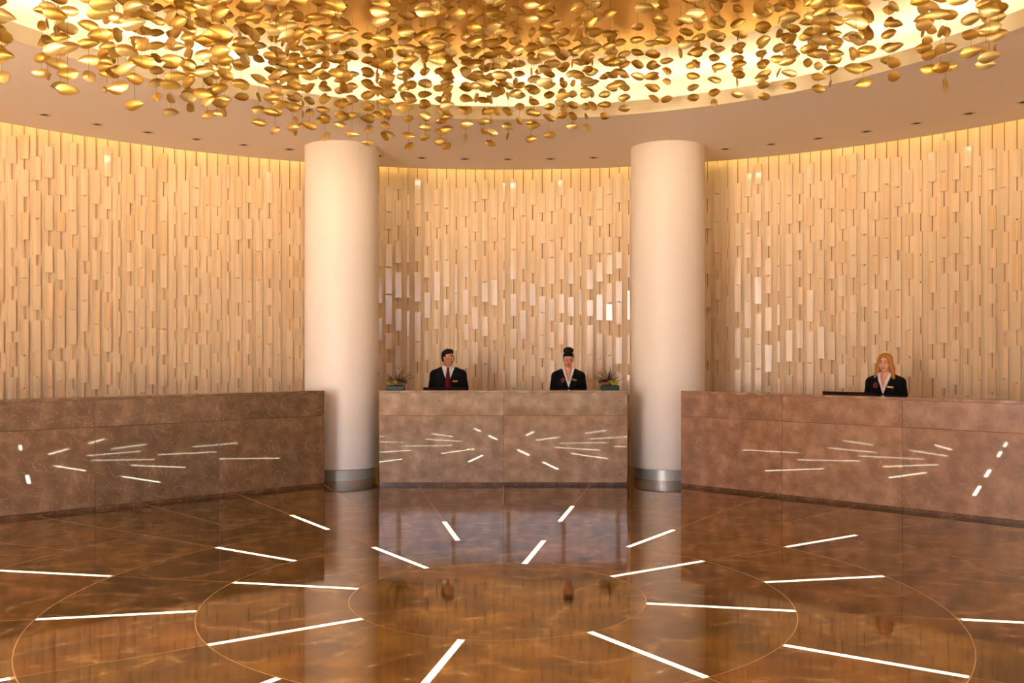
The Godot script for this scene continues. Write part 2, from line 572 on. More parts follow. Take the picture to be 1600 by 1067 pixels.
func build_columns() -> void:
	for s in [-1, 1]:
		var t := thing("column", "white round column between the unstaffed desk and the central desk" if s < 0 else "white round column between the central desk and the blonde woman's desk", "column", Vector3(2.16 * s, 0, -6.18), 0.0, "round columns")
		var m := MB.new()
		m.lathe([Vector2(0.43, 0.14), Vector2(0.478, 0.14), Vector2(0.485, 0.147), Vector2(0.485, CEIL)], 96)
		obj("shaft", m.mesh(), M.column, t)
		var b := MB.new()
		b.lathe([Vector2(0.435, 0.0), Vector2(0.435, 0.14)], 96)
		obj("base", b.mesh(), M.column_base, t)

# ------------------------------------------------------------------ reception desks
func build_desk(label: String, mid_az: float, rho: float, x0: float, x1: float, joints: Array, tint: Array, table_label: String) -> Node3D:
	# local frame: +z is the face towards the lobby, x along the desk
	var t := thing("reception_desk", label, "desk", dir(mid_az) * rho, -deg_to_rad(mid_az))
	var h := 1.172
	var split := 0.862
	var xs := [x0] + joints + [x1]
	for i in xs.size() - 1:
		for row in 2:
			var m := MB.new()
			m.box(Vector3(xs[i] + (0.0 if i == 0 else 0.0012), (0.035 if row == 0 else split + 0.0015), -0.03), Vector3(xs[i + 1] - (0.0 if i == xs.size() - 2 else 0.0012), (split - 0.0015 if row == 0 else h - 0.03), 0.0), 0.0015)
			obj("stone_panel", m.mesh(), stone("desk", tint[(i * 2 + row) % tint.size()], Vector3(i * 0.43 + mid_az, row * 0.37, 0.2 * i), 0.03, 0.0, 0.62, 0.7), t)
	var top := MB.new()
	top.box(Vector3(x0, h - 0.029, -0.36), Vector3(x1, h, 0.0), 0.002)
	obj("counter_top", top.mesh(), stone("desk", tint[0], Vector3(0.7, 0.1, mid_az), 0.03, 0.0, 0.62, 0.7), t)
	for e in [[x0, x0 + 0.03], [x1 - 0.03, x1]]:
		var m := MB.new()
		m.box(Vector3(e[0], 0.035, -0.36), Vector3(e[1], h - 0.03, -0.031), 0.0015)
		obj("end_panel", m.mesh(), stone("desk", tint[1 % tint.size()], Vector3(0.3, 0.5, mid_az), 0.03, 0.0, 0.62, 0.7), t)
	var p := MB.new()
	p.box(Vector3(x0 + 0.01, 0.0, -0.34), Vector3(x1 - 0.01, 0.0345, -0.016))
	obj("plinth", p.mesh(), stone("desk", Color(0.62, 0.52, 0.45), Vector3(0.1, 0.9, mid_az), 0.2, 0.0, 0.5, 0.7), t)
	var core := MB.new()
	core.box(Vector3(x0 + 0.031, 0.0355, -0.36), Vector3(x1 - 0.031, h - 0.0305, -0.0315))
	obj("core", core.mesh(), M.screen_back, t)
	var wt := thing("work_table", table_label, "table", dir(mid_az) * rho, -deg_to_rad(mid_az))
	var w := MB.new()
	w.box(Vector3(x0 + 0.02, 0.73, -0.74), Vector3(x1 - 0.02, 0.77, -0.362), 0.003)
	obj("table_top", w.mesh(), M.screen_back, wt)
	for e in [x0 + 0.05, (x0 + x1) * 0.5, x1 - 0.09]:
		var lg := MB.new()
		lg.box(Vector3(e, 0.0, -0.72), Vector3(e + 0.04, 0.7295, -0.4), 0.002)
		obj("leg_panel", lg.mesh(), M.screen_back, wt)
	return t

func build_desks() -> void:
	var grey := [Color(0.96, 0.96, 0.94), Color(1.0, 1.0, 0.98), Color(0.99, 0.97, 0.93)]
	var red := [Color(0.95, 0.84, 0.76), Color(0.92, 0.82, 0.75), Color(0.97, 0.88, 0.8)]
	var dark := [Color(0.74, 0.68, 0.59), Color(0.7, 0.65, 0.57), Color(0.77, 0.71, 0.62)]  # darker than the other desks: shade on this desk put into its tint
	build_desk("grey-brown stone reception desk with two clerks and two planters", 0.0, 5.35, -1.55, 1.52, [-0.01], grey, "dark work table behind the grey-brown desk of the two clerks")
	# the tangent of the left desk runs along +x local towards the central desk
	var l := inner_end(-42.5, Vector3(-2.219, 0, -5.318))
	build_desk("brown stone reception desk with nobody behind it, shade put into its tint", -42.5, 5.42, l - 5.46, l, [l - 4.095, l - 2.73, l - 1.365], dark, "dark work table behind the unstaffed brown desk")
	var r := inner_end(43.25, Vector3(2.172, 0, -5.274))
	build_desk("reddish brown stone reception desk with the blonde woman behind it", 43.25, 5.33, r, r + 5.37, [r + 1.343, r + 2.686, r + 4.03], red, "dark work table behind the blonde woman's reddish desk")

func inner_end(az: float, p: Vector3) -> float:
	var along := Vector3(cos(deg_to_rad(az)), 0, sin(deg_to_rad(az)))
	return p.dot(along)

func monitor(label: String, at: Vector3, turn: float, w: float, top: float) -> void:
	var t := thing("computer_monitor", label, "monitor", at, turn)
	var m := MB.new()
	m.box(Vector3(-w / 2, top - 0.34, -0.012), Vector3(w / 2, top, 0.012), 0.006)
	obj("housing", m.mesh(), M.screen_back, t)
	var s := MB.new()
	s.box(Vector3(-w / 2 + 0.012, top - 0.328, -0.0135), Vector3(w / 2 - 0.012, top - 0.012, -0.0125))
	obj("screen", s.mesh(), M.black_plastic, t)
	var st := MB.new()
	st.box(Vector3(-0.03, 0.012, 0.012), Vector3(0.03, top - 0.15, 0.03), 0.004)
	st.box(Vector3(-0.11, 0.0, -0.09), Vector3(0.11, 0.012, 0.07), 0.004)
	obj("stand", st.mesh(), M.black_plastic, t)

# ------------------------------------------------------------------ wall of tiles
func build_tile_wall() -> void:
	var pitch := rad_to_deg(0.1424 / R_TILE)
	var lengths := [0.24, 0.29, 0.33, 0.38, 0.43]
	var wide := []
	var slim := []
	for h in lengths:
		for w in [0.094, 0.042]:
			var m := MB.new()
			m.box(Vector3(-w / 2, 0, -0.005), Vector3(w / 2, h, 0.005), 0.0015)
			(wide if w > 0.05 else slim).append(m.mesh())
	var rod := MB.new()
	rod.tube([Vector3(0, 0.0, 0), Vector3(0, CEIL + 0.34, 0)], [0.0042, 0.0042], 8)
	var rod_mesh := rod.mesh()
	var n := 62
	for i in range(-n, n + 1):
		var a := pitch * i - 0.18
		var narrow := posmod(i * 5 + (i / 9), 13) < 2
		var t := thing("tile_rod", "slim metal rod strung with narrow pale wooden slips before the curved wall" if narrow else "slim metal rod strung with pale wooden tiles before the curved wall", "wall ornament", pol(a, R_TILE, 0), -deg_to_rad(a), "rods of narrow slips on the curved wall" if narrow else "rods of wooden tiles on the curved wall")
		obj("rod", rod_mesh, M.rod, t)
		var y: float = CEIL - [0.05, 0.1, 0.16, 0.24, 0.3, 0.36][rng.randi_range(0, 5)] - 0.03 * rng.randf()
		while y > 0.5:
			var k := rng.randi_range(0, 4)
			y -= lengths[k]
			var o := obj("tile", (slim if narrow else wide)[k], M.tile[rng.randi_range(0, 4)], t)
			o.position = Vector3(0, y, 0.004)
			o.rotation = Vector3(deg_to_rad(rng.randf_range(-0.7, 0.7)), deg_to_rad(rng.randf_range(-2.2, 2.2)), 0)
			y -= [0.012, 0.02, 0.13, 0.16, 0.19, 0.22][rng.randi_range(0, 5)]

# ------------------------------------------------------------------ hanging leaves
func leaf_mesh(length: float, height: float, cup: float, point: float) -> ArrayMesh:
	var m := MB.new()
	var nu := 12
	var nv := 6
	for side in [1.0, -1.0]:
		var base := m.v.size()
		for i in nu + 1:
			var u := -1.0 + 2.0 * i / nu
			var w := height * 0.5 * pow(maxf(1.0 - u * u, 0.0), 0.62) * (1.0 - point * u) + 0.0006
			if u > 0.5:
				w *= 1.0 - 0.35 * (u - 0.5)
			for j in nv + 1:
				var q := -1.0 + 2.0 * j / nv
				var z := cup * (1.0 - q * q * 0.9) * (1.0 - 0.75 * u * u)
				m.vert(Vector3(u * length * 0.5, q * w + 0.004 * sin(u * 2.5), z + side * 0.0014), Vector3.ZERO)
		for i in nu:
			for j in nv:
				var a := base + i * (nv + 1) + j
				for f in [[a, a + 1, a + nv + 2], [a, a + nv + 2, a + nv + 1]]:
					var g: Vector3 = (m.v[f[2]] - m.v[f[0]]).cross(m.v[f[1]] - m.v[f[0]])
					if g.z * side < 0.0:
						f = [f[0], f[2], f[1]]
						g = -g
					m.idx.append_array(PackedInt32Array(f))
					for e in f:
						m.n[e] += g
	for i in m.n.size():
		m.n[i] = m.n[i].normalized() if m.n[i].length() > 1e-12 else Vector3.BACK
	return m.mesh()

func build_leaves() -> void:
	# lower ends of strands: x, z, height
	var ends := [[-2.9, 0.76, 3.2], [-3.25, 0.3, 3.42], [-2.87, 0.0, 3.34], [-2.62, -0.2, 3.42], [-2.56, -0.34, 3.33], [-3.3, -0.6, 3.62], [-2.95, -0.9, 3.6],
		[-2.53, -1.34, 3.66], [-2.5, -1.74, 3.62], [-2.35, -1.6, 3.68], [-2.2, -2.24, 3.68], [-2.05, -2.1, 3.74], [-1.95, -2.5, 3.7], [-1.85, -2.75, 3.78],
		[-1.73, -2.9, 3.7], [-1.5, -3.1, 3.78], [-1.38, -3.3, 3.74], [-1.22, -3.45, 3.84], [-1.0, -3.7, 3.79], [-0.82, -3.6, 3.86], [-0.6, -3.7, 3.79], [-0.4, -3.75, 3.9],
		[-0.13, -3.7, 3.82], [0.05, -3.8, 3.92], [0.3, -3.72, 3.87], [0.5, -3.95, 3.97], [0.75, -3.85, 4.04], [0.9, -3.94, 4.05], [1.1, -3.94, 4.17], [1.3, -3.8, 4.22],
		[1.78, -3.95, 4.36], [1.6, -3.7, 4.3], [2.0, -3.6, 4.28], [2.2, -3.5, 4.2], [2.45, -3.55, 4.3], [2.7, -3.45, 4.25], [2.8, -2.9, 4.2], [3.07, -2.85, 4.16], [3.0, -2.3, 4.05],
		[3.0, -1.5, 3.82], [3.07, -1.05, 3.74], [3.25, -0.8, 3.72], [3.1, -0.24, 3.44], [3.0, -0.1, 3.52], [3.25, 0.06, 3.54], [3.35, 0.5, 3.5], [-3.5, 1.2, 3.35],
		[0.0, 0.0, 3.95], [0.0, -1.8, 3.98], [-1.5, -1.0, 3.8], [1.5, -1.2, 4.05], [1.6, -2.4, 4.2], [-1.2, 1.2, 3.8], [1.4, 1.2, 3.8], [0.0, 3.0, 3.6], [-2.5, 2.5, 3.3], [2.5, 2.5, 3.5]]
	var kinds := []
	for s in [[0.15, 0.074, 0.015, 0.18], [0.162, 0.07, 0.012, 0.28], [0.138, 0.078, 0.017, 0.1], [0.152, 0.066, 0.018, 0.22]]:
		kinds.append(leaf_mesh(s[0], s[1], s[2], s[3]))
	var spots := []
	for e in ends.slice(0, 47):
		spots.append(Vector3(e[0], e[2], e[1]))
	var tries := 0
	while spots.size() < 285 and tries < 40000:
		tries += 1
		var r := 4.15 * sqrt(rng.randf())
		var p := Vector3(r * cos(rng.randf() * TAU), 0, 0)
		var g := rng.randf() * TAU
		p = Vector3(r * cos(g), 0, r * sin(g))
		if p.z > 1.5 or (p.z > 0.6 and rng.randf() < 0.6):
			continue
		var ok := true
		for q in spots:
			if Vector2(q.x - p.x, q.z - p.z).length() < 0.205:
				ok = false
				break
		if not ok:
			continue
		var sum := 0.0
		var wsum := 0.0
		for e in ends:
			var d2: float = (e[0] - p.x) ** 2 + (e[1] - p.z) ** 2
			var w := 1.0 / (d2 * d2 + 0.01)
			sum += w * e[2]
			wsum += w
		p.y = sum / wsum + 0.03 + 0.28 * rng.randf()
		spots.append(p)
	for p in spots:
		var t := thing("leaf_strand", "wire hung with cupped gold leaves below the gold ceiling disc", "ornament", Vector3(p.x, p.y, p.z), 0.0, "strands of gold leaves under the ceiling")
		var w := MB.new()
		w.tube([Vector3(0, 0.02, 0), Vector3(0, TOP - 0.037 - p.y, 0)], [0.0011, 0.0011], 4, false)
		obj("wire", w.mesh(), M.wire, t)
		var y := 0.035
		var yaw := rng.randf() * TAU
		var near_end := true
		while p.y + y < TOP - 0.1:
			var o := obj("leaf", kinds[rng.randi_range(0, 3)], M.leaf[rng.randi_range(0, 2)], t)
			if rng.randf() < 0.62:      # most leaves show their broad side to the room
				yaw = rng.randf_range(-0.75, 0.75) + (PI if rng.randf() < 0.4 else 0.0)
			else:
				yaw = rng.randf() * TAU
			o.position = Vector3(0, y, 0)
			o.basis = Basis(Vector3.UP, yaw) * Basis(Vector3.RIGHT, deg_to_rad(rng.randf_range(-2, 26)) * (1.0 if cos(yaw) > 0.0 else -1.0)) * Basis(Vector3.BACK, deg_to_rad(rng.randf_range(-16, 16)))
			y += rng.randf_range(0.105, 0.13) * (1.0 if rng.randf() < 0.85 else 1.5)

# ------------------------------------------------------------------ planters
func rosette(m: MB, c: Vector3, r: float, count: int, lift: float, seed_: int) -> void:
	var g := RandomNumberGenerator.new()
	g.seed = seed_
	for i in count:
		var f := float(i) / count
		var az := i * 2.4
		var el := lerpf(1.35, 0.25, f) + g.randf_range(-0.1, 0.1)
		var d := Vector3(cos(az) * cos(el), sin(el), sin(az) * cos(el))
		var l := r * lerpf(0.55, 1.0, f)
		m.tube([c, c + d * l * 0.5 + Vector3.UP * lift * 0.3, c + d * l + Vector3.UP * lift], [r * 0.1, r * 0.2, 0.002], 5, false)

func planter(label: String, at: Vector3, flip: float) -> void:
	var t := thing("succulent_planter", label, "planter", at, 0.0, "planters on the central desk")
	var m := MB.new()
	m.box(Vector3(-0.115, 0, -0.055), Vector3(0.115, 0.055, 0.055), 0.006)
	obj("pot", m.mesh(), mat(Color(0.17, 0.25, 0.21), 0.45, 0.0, 0.35), t)
	var s := MB.new()
	s.box(Vector3(-0.105, 0.054, -0.045), Vector3(0.105, 0.06, 0.045), 0.002)
	obj("soil", s.mesh(), mat(Color(0.12, 0.08, 0.05), 0.95), t)
	var root := Node3D.new()
	root.name = "spiky_plant"
	t.add_child(root)
	root.position = Vector3(0.01 * flip, 0.06, -0.012)
	var blades := []
	for k in 3:
		var b := MB.new()
		var l: float = [0.27, 0.22, 0.18][k]
		var bend: float = [0.03, 0.05, 0.02][k]
		for side in [1.0, -1.0]:
			var base := b.v.size()
			for i in 6:
				var f := i / 5.0
				var w := 0.0125 * (1.0 - f) * (0.5 + 2.0 * f if f < 0.25 else 1.0) + 0.0008
				for e in [-1.0, 0.0, 1.0]:
					b.vert(Vector3(e * w, l * f, bend * f * f + (0.003 * absf(e)) + side * 0.0004), Vector3(e * 0.3, 0, side).normalized())
			for i in 5:
				for e in 2:
					b.quad_i(base + i * 3 + e, base + i * 3 + e + 1, base + i * 3 + e + 4, base + i * 3 + e + 3)
		blades.append(b.mesh())
	var g := RandomNumberGenerator.new()
	g.seed = 21 if flip > 0 else 33
	var reds := [mat(Color(0.32, 0.12, 0.1), 0.45), mat(Color(0.42, 0.17, 0.13), 0.45), mat(Color(0.27, 0.13, 0.1), 0.45)]
	for i in 30:
		var o := obj("blade", blades[g.randi_range(0, 2)], reds[g.randi_range(0, 2)], root)
		var lean := lerpf(0.05, 1.12, pow(g.randf(), 0.8))
		o.basis = Basis(Vector3.UP, g.randf() * TAU) * Basis(Vector3.RIGHT, lean) * Basis(Vector3.UP, g.randf_range(-0.4, 0.4))
		o.position = Vector3(g.randf_range(-0.02, 0.02), 0, g.randf_range(-0.012, 0.012))
	var y := MB.new()
	for k in 5:
		rosette(y, Vector3((-0.075 + 0.022 * k) * flip, 0.072 + 0.012 * (k % 2), 0.03 - 0.02 * (k % 3)), 0.042, 14, 0.012, 5 + k)
	obj("yellow_succulent", y.mesh(), mat(Color(0.66, 0.66, 0.2), 0.5), t)
	var d := MB.new()
	for k in 4:
		rosette(d, Vector3((0.05 + 0.022 * k) * flip, 0.1 - 0.008 * k, 0.0), 0.045, 16, 0.012, 15 + k)
	d.tube([Vector3(0.06 * flip, 0.055, 0), Vector3(0.07 * flip, 0.1, 0)], [0.02, 0.02], 6)
	obj("green_succulent", d.mesh(), mat(Color(0.17, 0.24, 0.09), 0.5), t)
	var p := MB.new()
	for k in 4:
		rosette(p, Vector3((0.03 + 0.025 * k) * flip, 0.066, 0.035), 0.04, 14, 0.008, 25 + k)
	obj("pink_succulent", p.mesh(), mat(Color(0.62, 0.33, 0.25), 0.5), t)

# ------------------------------------------------------------------ people: smooth fields meshed as surface nets
class Field:
	var prims := []        # [kind, a, b, ra, rb, k] capsules; [1, centre, radii, inverse basis, k] ellipsoids
	var cuts := []         # callables: p -> signed distance of what is taken away
	func cap(a: Vector3, b: Vector3, ra: float, rb: float, k := 0.02) -> void:
		prims.append([0, a, b, ra, rb, k])
	func ell(c: Vector3, r: Vector3, bs := Basis(), k := 0.02) -> void:
		prims.append([1, c, r, bs.inverse(), bs, k])
	func into(m: MB, cell: float) -> void:
		var lo := Vector3.ONE * 1e9
		var hi := -lo
		var boxes := []
		for p in prims:
			var l: Vector3
			var h: Vector3
			if p[0] == 0:
				var r: float = maxf(p[3], p[4])
				l = (p[1] as Vector3).min(p[2]) - Vector3.ONE * r
				h = (p[1] as Vector3).max(p[2]) + Vector3.ONE * r
			else:
				var r: Vector3 = p[2]
				var b: Basis = p[4]
				var e := Vector3(Vector3(b.x.x * r.x, b.y.x * r.y, b.z.x * r.z).length(), Vector3(b.x.y * r.x, b.y.y * r.y, b.z.y * r.z).length(), Vector3(b.x.z * r.x, b.y.z * r.y, b.z.z * r.z).length())
				l = p[1] - e
				h = p[1] + e
			var pad: float = p[5] + cell * 2.0
			l -= Vector3.ONE * pad
			h += Vector3.ONE * pad
			boxes.append([l, h])
			lo = lo.min(l)
			hi = hi.max(h)
		var nx := int((hi.x - lo.x) / cell) + 2
		var ny := int((hi.y - lo.y) / cell) + 2
		var nz := int((hi.z - lo.z) / cell) + 2
		var f := PackedFloat32Array()
		f.resize(nx * ny * nz)
		f.fill(0.2)
		for q in prims.size():
			var p: Array = prims[q]
			var a0 := ((boxes[q][0] - lo) / cell).floor() as Vector3
			var a1 := ((boxes[q][1] - lo) / cell).ceil() as Vector3
			var k: float = p[5]
			var is_cap: bool = p[0] == 0
			var pa: Vector3 = p[1]
			var pb: Vector3 = p[2]
			var ab := pb - pa
			var len2 := maxf(ab.length_squared(), 1e-9)
			var ra: float = p[3] if is_cap else 0.0
			var rb: float = p[4] if is_cap else 0.0
			var inv: Basis = Basis() if is_cap else p[3]
			var r2 := pb * pb
			for z in range(maxi(0, int(a0.z)), mini(nz - 1, int(a1.z)) + 1):
				for y in range(maxi(0, int(a0.y)), mini(ny - 1, int(a1.y)) + 1):
					var row := (z * ny + y) * nx
					for x in range(maxi(0, int(a0.x)), mini(nx - 1, int(a1.x)) + 1):
						var w := lo + Vector3(x, y, z) * cell
						var d: float
						if is_cap:
							var t := clampf((w - pa).dot(ab) / len2, 0.0, 1.0)
							d = (w - pa - ab * t).length() - lerpf(ra, rb, t)
						else:
							var s := inv * (w - pa)
							var k0 := (s / pb).length()
							var k1 := (s / r2).length()
							d = k0 * (k0 - 1.0) / maxf(k1, 1e-6)
						var o := f[row + x]
						var e := maxf(k - absf(o - d), 0.0) / k
						f[row + x] = minf(o, d) - e * e * k * 0.25
		for c in cuts:
			for z in nz:
				for y in ny:
					for x in nx:
						var i := (z * ny + y) * nx + x
						if f[i] < cell * 3.0:
							f[i] = maxf(f[i], -float(c.call(lo + Vector3(x, y, z) * cell)))
		var ids := PackedInt32Array()
		ids.resize(nx * ny * nz)
		ids.fill(-1)
		var first := m.v.size()
		var st := [0, 1, nx, nx + 1, nx * ny, nx * ny + 1, nx * ny + nx, nx * ny + nx + 1]
		var edges := [[0, 1], [2, 3], [4, 5], [6, 7], [0, 2], [1, 3], [4, 6], [5, 7], [0, 4], [1, 5], [2, 6], [3, 7]]
		var off := []
		for c in 8:
			off.append(Vector3(c & 1, (c >> 1) & 1, c >> 2))
		for z in nz - 1:
			for y in ny - 1:
				for x in nx - 1:
					var i := (z * ny + y) * nx + x
					var inside := 0
					for c in 8:
						if f[i + st[c]] < 0.0:
							inside += 1
					if inside == 0 or inside == 8:
						continue
					var s := Vector3.ZERO
					var n := 0
					for e in edges:
						var fa := f[i + st[e[0]]]
						var fb := f[i + st[e[1]]]
						if (fa < 0.0) != (fb < 0.0):
							s += (off[e[0]] as Vector3).lerp(off[e[1]], fa / (fa - fb))
							n += 1
					var gx := f[i + 1] + f[i + st[3]] + f[i + st[5]] + f[i + st[7]] - f[i] - f[i + st[2]] - f[i + st[4]] - f[i + st[6]]
					var gy := f[i + st[2]] + f[i + st[3]] + f[i + st[6]] + f[i + st[7]] - f[i] - f[i + 1] - f[i + st[4]] - f[i + st[5]]
					var gz := f[i + st[4]] + f[i + st[5]] + f[i + st[6]] + f[i + st[7]] - f[i] - f[i + 1] - f[i + st[2]] - f[i + st[3]]
					ids[i] = m.vert(lo + (Vector3(x, y, z) + s / n) * cell, Vector3(gx, gy, gz).normalized())
		for z in range(1, nz - 1):
			for y in range(1, ny - 1):
				for x in range(1, nx - 1):
					var i := (z * ny + y) * nx + x
					var a := f[i] < 0.0
					if ids[i] < 0 and ids[i - 1] < 0 and ids[i - nx] < 0 and ids[i - nx * ny] < 0:
						continue
					for ax in 3:
						var sx: int = [1, nx, nx * ny][ax]
						var sb: int = [nx, nx * ny, 1][ax]
						var sc: int = [nx * ny, 1, nx][ax]
						if a != (f[i + sx] < 0.0):
							var q := [ids[i], ids[i - sb], ids[i - sb - sc], ids[i - sc]]
							if q.min() >= first:
								m.quad_i(q[0], q[1], q[2], q[3])

func torso_prims(f: Field, s: float, grow: float, woman: bool, arms := true) -> void:
	var sh := 0.162 if woman else 0.178
	f.ell(Vector3(0, 1.27, -0.005) * s, Vector3((0.165 if woman else 0.185) + grow, 0.2 + grow, (0.112 if woman else 0.12) + grow) * s, Basis(), 0.05)
	if woman:
		f.ell(Vector3(0.07, 1.245, 0.075) * s, Vector3(0.07, 0.075, 0.06) * s, Basis(), 0.05)
		f.ell(Vector3(-0.07, 1.245, 0.075) * s, Vector3(0.07, 0.075, 0.06) * s, Basis(), 0.05)
	f.ell(Vector3(0, 1.05, 0) * s, Vector3((0.13 if woman else 0.155) + grow, 0.2, 0.1 + grow) * s, Basis(), 0.06)
	f.ell(Vector3(0, 0.9, 0) * s, Vector3(0.165 + grow, 0.15, 0.115 + grow) * s, Basis(), 0.06)
	for e in [-1.0, 1.0]:
		f.cap(Vector3(0.06 * e, 1.432, -0.015) * s, Vector3(sh * e, 1.375, -0.01) * s, (0.042 + grow) * s, (0.05 + grow) * s, 0.04)
		if arms:
			f.cap(Vector3((sh + 0.008) * e, 1.362, -0.01) * s, Vector3((sh + 0.055) * e, 1.1, -0.03) * s, (0.05 + grow) * s, (0.041 + grow) * s, 0.03)
			f.cap(Vector3((sh + 0.055) * e, 1.1, -0.03) * s, Vector3((sh + 0.06) * e, 0.86, 0.045) * s, (0.041 + grow) * s, (0.028 + grow) * s, 0.02)

func shrink(m: MB, c: Vector3, from := 0) -> void:      # head size about its centre
	for i in range(from, m.v.size()):
		m.v[i] = c + (m.v[i] - c) * 0.9

func person(label: String, at: Vector3, turn: float, cfg: Dictionary) -> void:
	var t := thing("person", label, "person", at, turn, "")
	var s: float = cfg.height / 1.72
	var woman: bool = cfg.woman
	var body := MB.new()
	var f := Field.new()
	torso_prims(f, s, 0.0, woman)
	for e in [-1.0, 1.0]:
		f.cap(Vector3(0.09 * e, 0.88, 0) * s, Vector3(0.095 * e, 0.48, 0.01) * s, 0.082 * s, 0.056 * s, 0.03)
		f.cap(Vector3(0.095 * e, 0.48, 0.01) * s, Vector3(0.1 * e, 0.09, -0.02) * s, 0.055 * s, 0.038 * s, 0.02)
		f.cap(Vector3(0.1 * e, 0.04, -0.04) * s, Vector3(0.11 * e, 0.035, 0.14) * s, 0.036 * s, 0.03 * s, 0.03)
	f.cap(Vector3(0, 1.4, -0.02) * s, Vector3(0, 1.53, 0.0) * s, 0.056 * s, 0.05 * s, 0.03)
	f.into(body, 0.016)
	# head
	var hp := Vector3(0, 1.605, 0.015) * s
	var hb := Basis.from_euler(Vector3(cfg.pitch, cfg.yaw, cfg.get("roll", 0.0)))
	var H := Transform3D(hb, hp)
	var z := 0.97 if woman else 1.0
	var hd := Field.new()
	hd.ell(H * Vector3(0, 0.035, -0.012), Vector3(0.073, 0.08, 0.09) * z, hb, 0.02)
	hd.ell(H * Vector3(0, -0.035, 0.022), Vector3(0.057, 0.075, 0.066) * z, hb, 0.03)
	hd.ell(H * Vector3(0, -0.092, 0.055), Vector3(0.026, 0.02, 0.022) * z, hb, 0.03)
	for e in [-1.0, 1.0]:
		hd.ell(H * Vector3(0.038 * e, -0.025, 0.056), Vector3(0.026, 0.024, 0.024), hb, 0.02)
		hd.ell(H * Vector3(0.074 * e, -0.01, -0.008), Vector3(0.009, 0.03, 0.018), hb, 0.006)
		hd.cap(H * Vector3(0.012 * e, 0.024, 0.079), H * Vector3(0.042 * e, 0.022, 0.068), 0.011, 0.009, 0.012)
		hd.ell(H * Vector3(0.011 * e, -0.033, 0.092), Vector3(0.008, 0.007, 0.009), hb, 0.006)
	hd.cap(H * Vector3(0, 0.012, 0.082), H * Vector3(0, -0.03, 0.102), 0.008, 0.011, 0.01)
	hd.cap(H * Vector3(0, -0.04, -0.02), Vector3(0, 1.45, -0.015) * s, 0.047 if woman else 0.054, 0.05 if woman else 0.057, 0.03)
	for e in [-1.0, 1.0]:      # eye sockets
		var c: Vector3 = H * Vector3(0.031 * e, 0.005, 0.09)
		hd.cuts.append(func(p: Vector3) -> float: return (p - c).length() - 0.0145)
	var from := body.v.size()
	hd.into(body, 0.0045)
	shrink(body, hp, from)
	# hands hanging beside the thighs, fingers slightly curled
	var sh := 0.162 if woman else 0.178
	for e in [-1.0, 1.0]:
		var hf := Field.new()
		var wr := Vector3((sh + 0.06) * e, 0.86, 0.045) * s
		hf.cap(wr + Vector3(0, 0.02, 0), wr + Vector3(0, -0.03, 0.006), 0.027, 0.026, 0.015)
		for k in 4:
			var side := (1.5 - k) * 0.019
			var b := wr + Vector3(0, -0.09 + 0.004 * absf(k - 1.3), 0.012 + side)
			hf.cap(wr + Vector3(0, -0.03, 0.006 + side * 0.6), b, 0.014, 0.0112, 0.012)
			var l: float = [0.036, 0.042, 0.039, 0.03][k]
			var c := b + Vector3(-0.006 * e, -l, 0.004)
			hf.cap(b, c, 0.0093, 0.0086, 0.003)
			hf.cap(c, c + Vector3(-0.016 * e, -l * 0.6, 0.004), 0.0086, 0.0072, 0.003)
		var th := wr + Vector3(-0.004 * e, -0.035, 0.03)
		hf.cap(th, th + Vector3(-0.012 * e, -0.032, 0.022), 0.0125, 0.0105, 0.01)
		hf.cap(th + Vector3(-0.012 * e, -0.032, 0.022), th + Vector3(-0.018 * e, -0.06, 0.024), 0.0105, 0.0085, 0.003)
		hf.into(body, 0.005)
	var skin: StandardMaterial3D = mat(cfg.skin, 0.5)
	var bo := obj("body", body.mesh(), skin, t)
	# face
	var white := mat(Color(0.9, 0.88, 0.85), 0.3)
	var iris := mat(Color(0.06, 0.035, 0.02), 0.2)
	for e in [-1.0, 1.0]:
		var m := MB.new()
		m.ellipsoid(H * Vector3(0.031 * e, 0.005, 0.0745), Vector3.ONE * 0.0112, 12, 8)
		shrink(m, hp)
		obj("eye", m.mesh(), white if not cfg.get("eyes_down", false) else skin, bo)
		var q := MB.new()
		q.ellipsoid(H * Vector3(0.031 * e, 0.004, 0.084), Vector3(0.0062, 0.0062, 0.0045), 10, 6, hb)
		shrink(q, hp)
		obj("iris", q.mesh(), iris, bo)
		var b := MB.new()
		b.tube([H * Vector3(0.013 * e, 0.027, 0.09), H * Vector3(0.032 * e, 0.032, 0.083), H * Vector3(0.05 * e, 0.025, 0.069)], [0.003, 0.0038, 0.0015], 6)
		shrink(b, hp)
		obj("eyebrow", b.mesh(), mat(cfg.brow, 0.8), bo)
		var ls := MB.new()
		ls.tube([H * Vector3(0.018 * e, 0.009, 0.086), H * Vector3(0.031 * e, 0.0155, 0.0875), H * Vector3(0.044 * e, 0.008, 0.079)], [0.0014, 0.002, 0.0012], 5)
		shrink(ls, hp)
		obj("eyelashes", ls.mesh(), iris, bo)
	var lip := MB.new()
	var smile: float = cfg.smile
	for o in [[0.0045, 0.0045], [-0.0055, 0.0055]]:
		lip.tube([H * Vector3(-0.025, -0.06 + smile, 0.0745), H * Vector3(-0.012, -0.0615 + o[0] * (1.0 + smile * 60), 0.0845), H * Vector3(0, -0.062 + o[0] * (1.0 + smile * 80), 0.0875), H * Vector3(0.012, -0.0615 + o[0] * (1.0 + smile * 60), 0.0845), H * Vector3(0.025, -0.06 + smile, 0.0745)], [0.0015, o[1], o[1], o[1], 0.0015], 8)
	shrink(lip, hp)
	obj("lips", lip.mesh(), mat(cfg.lips, 0.4), bo)
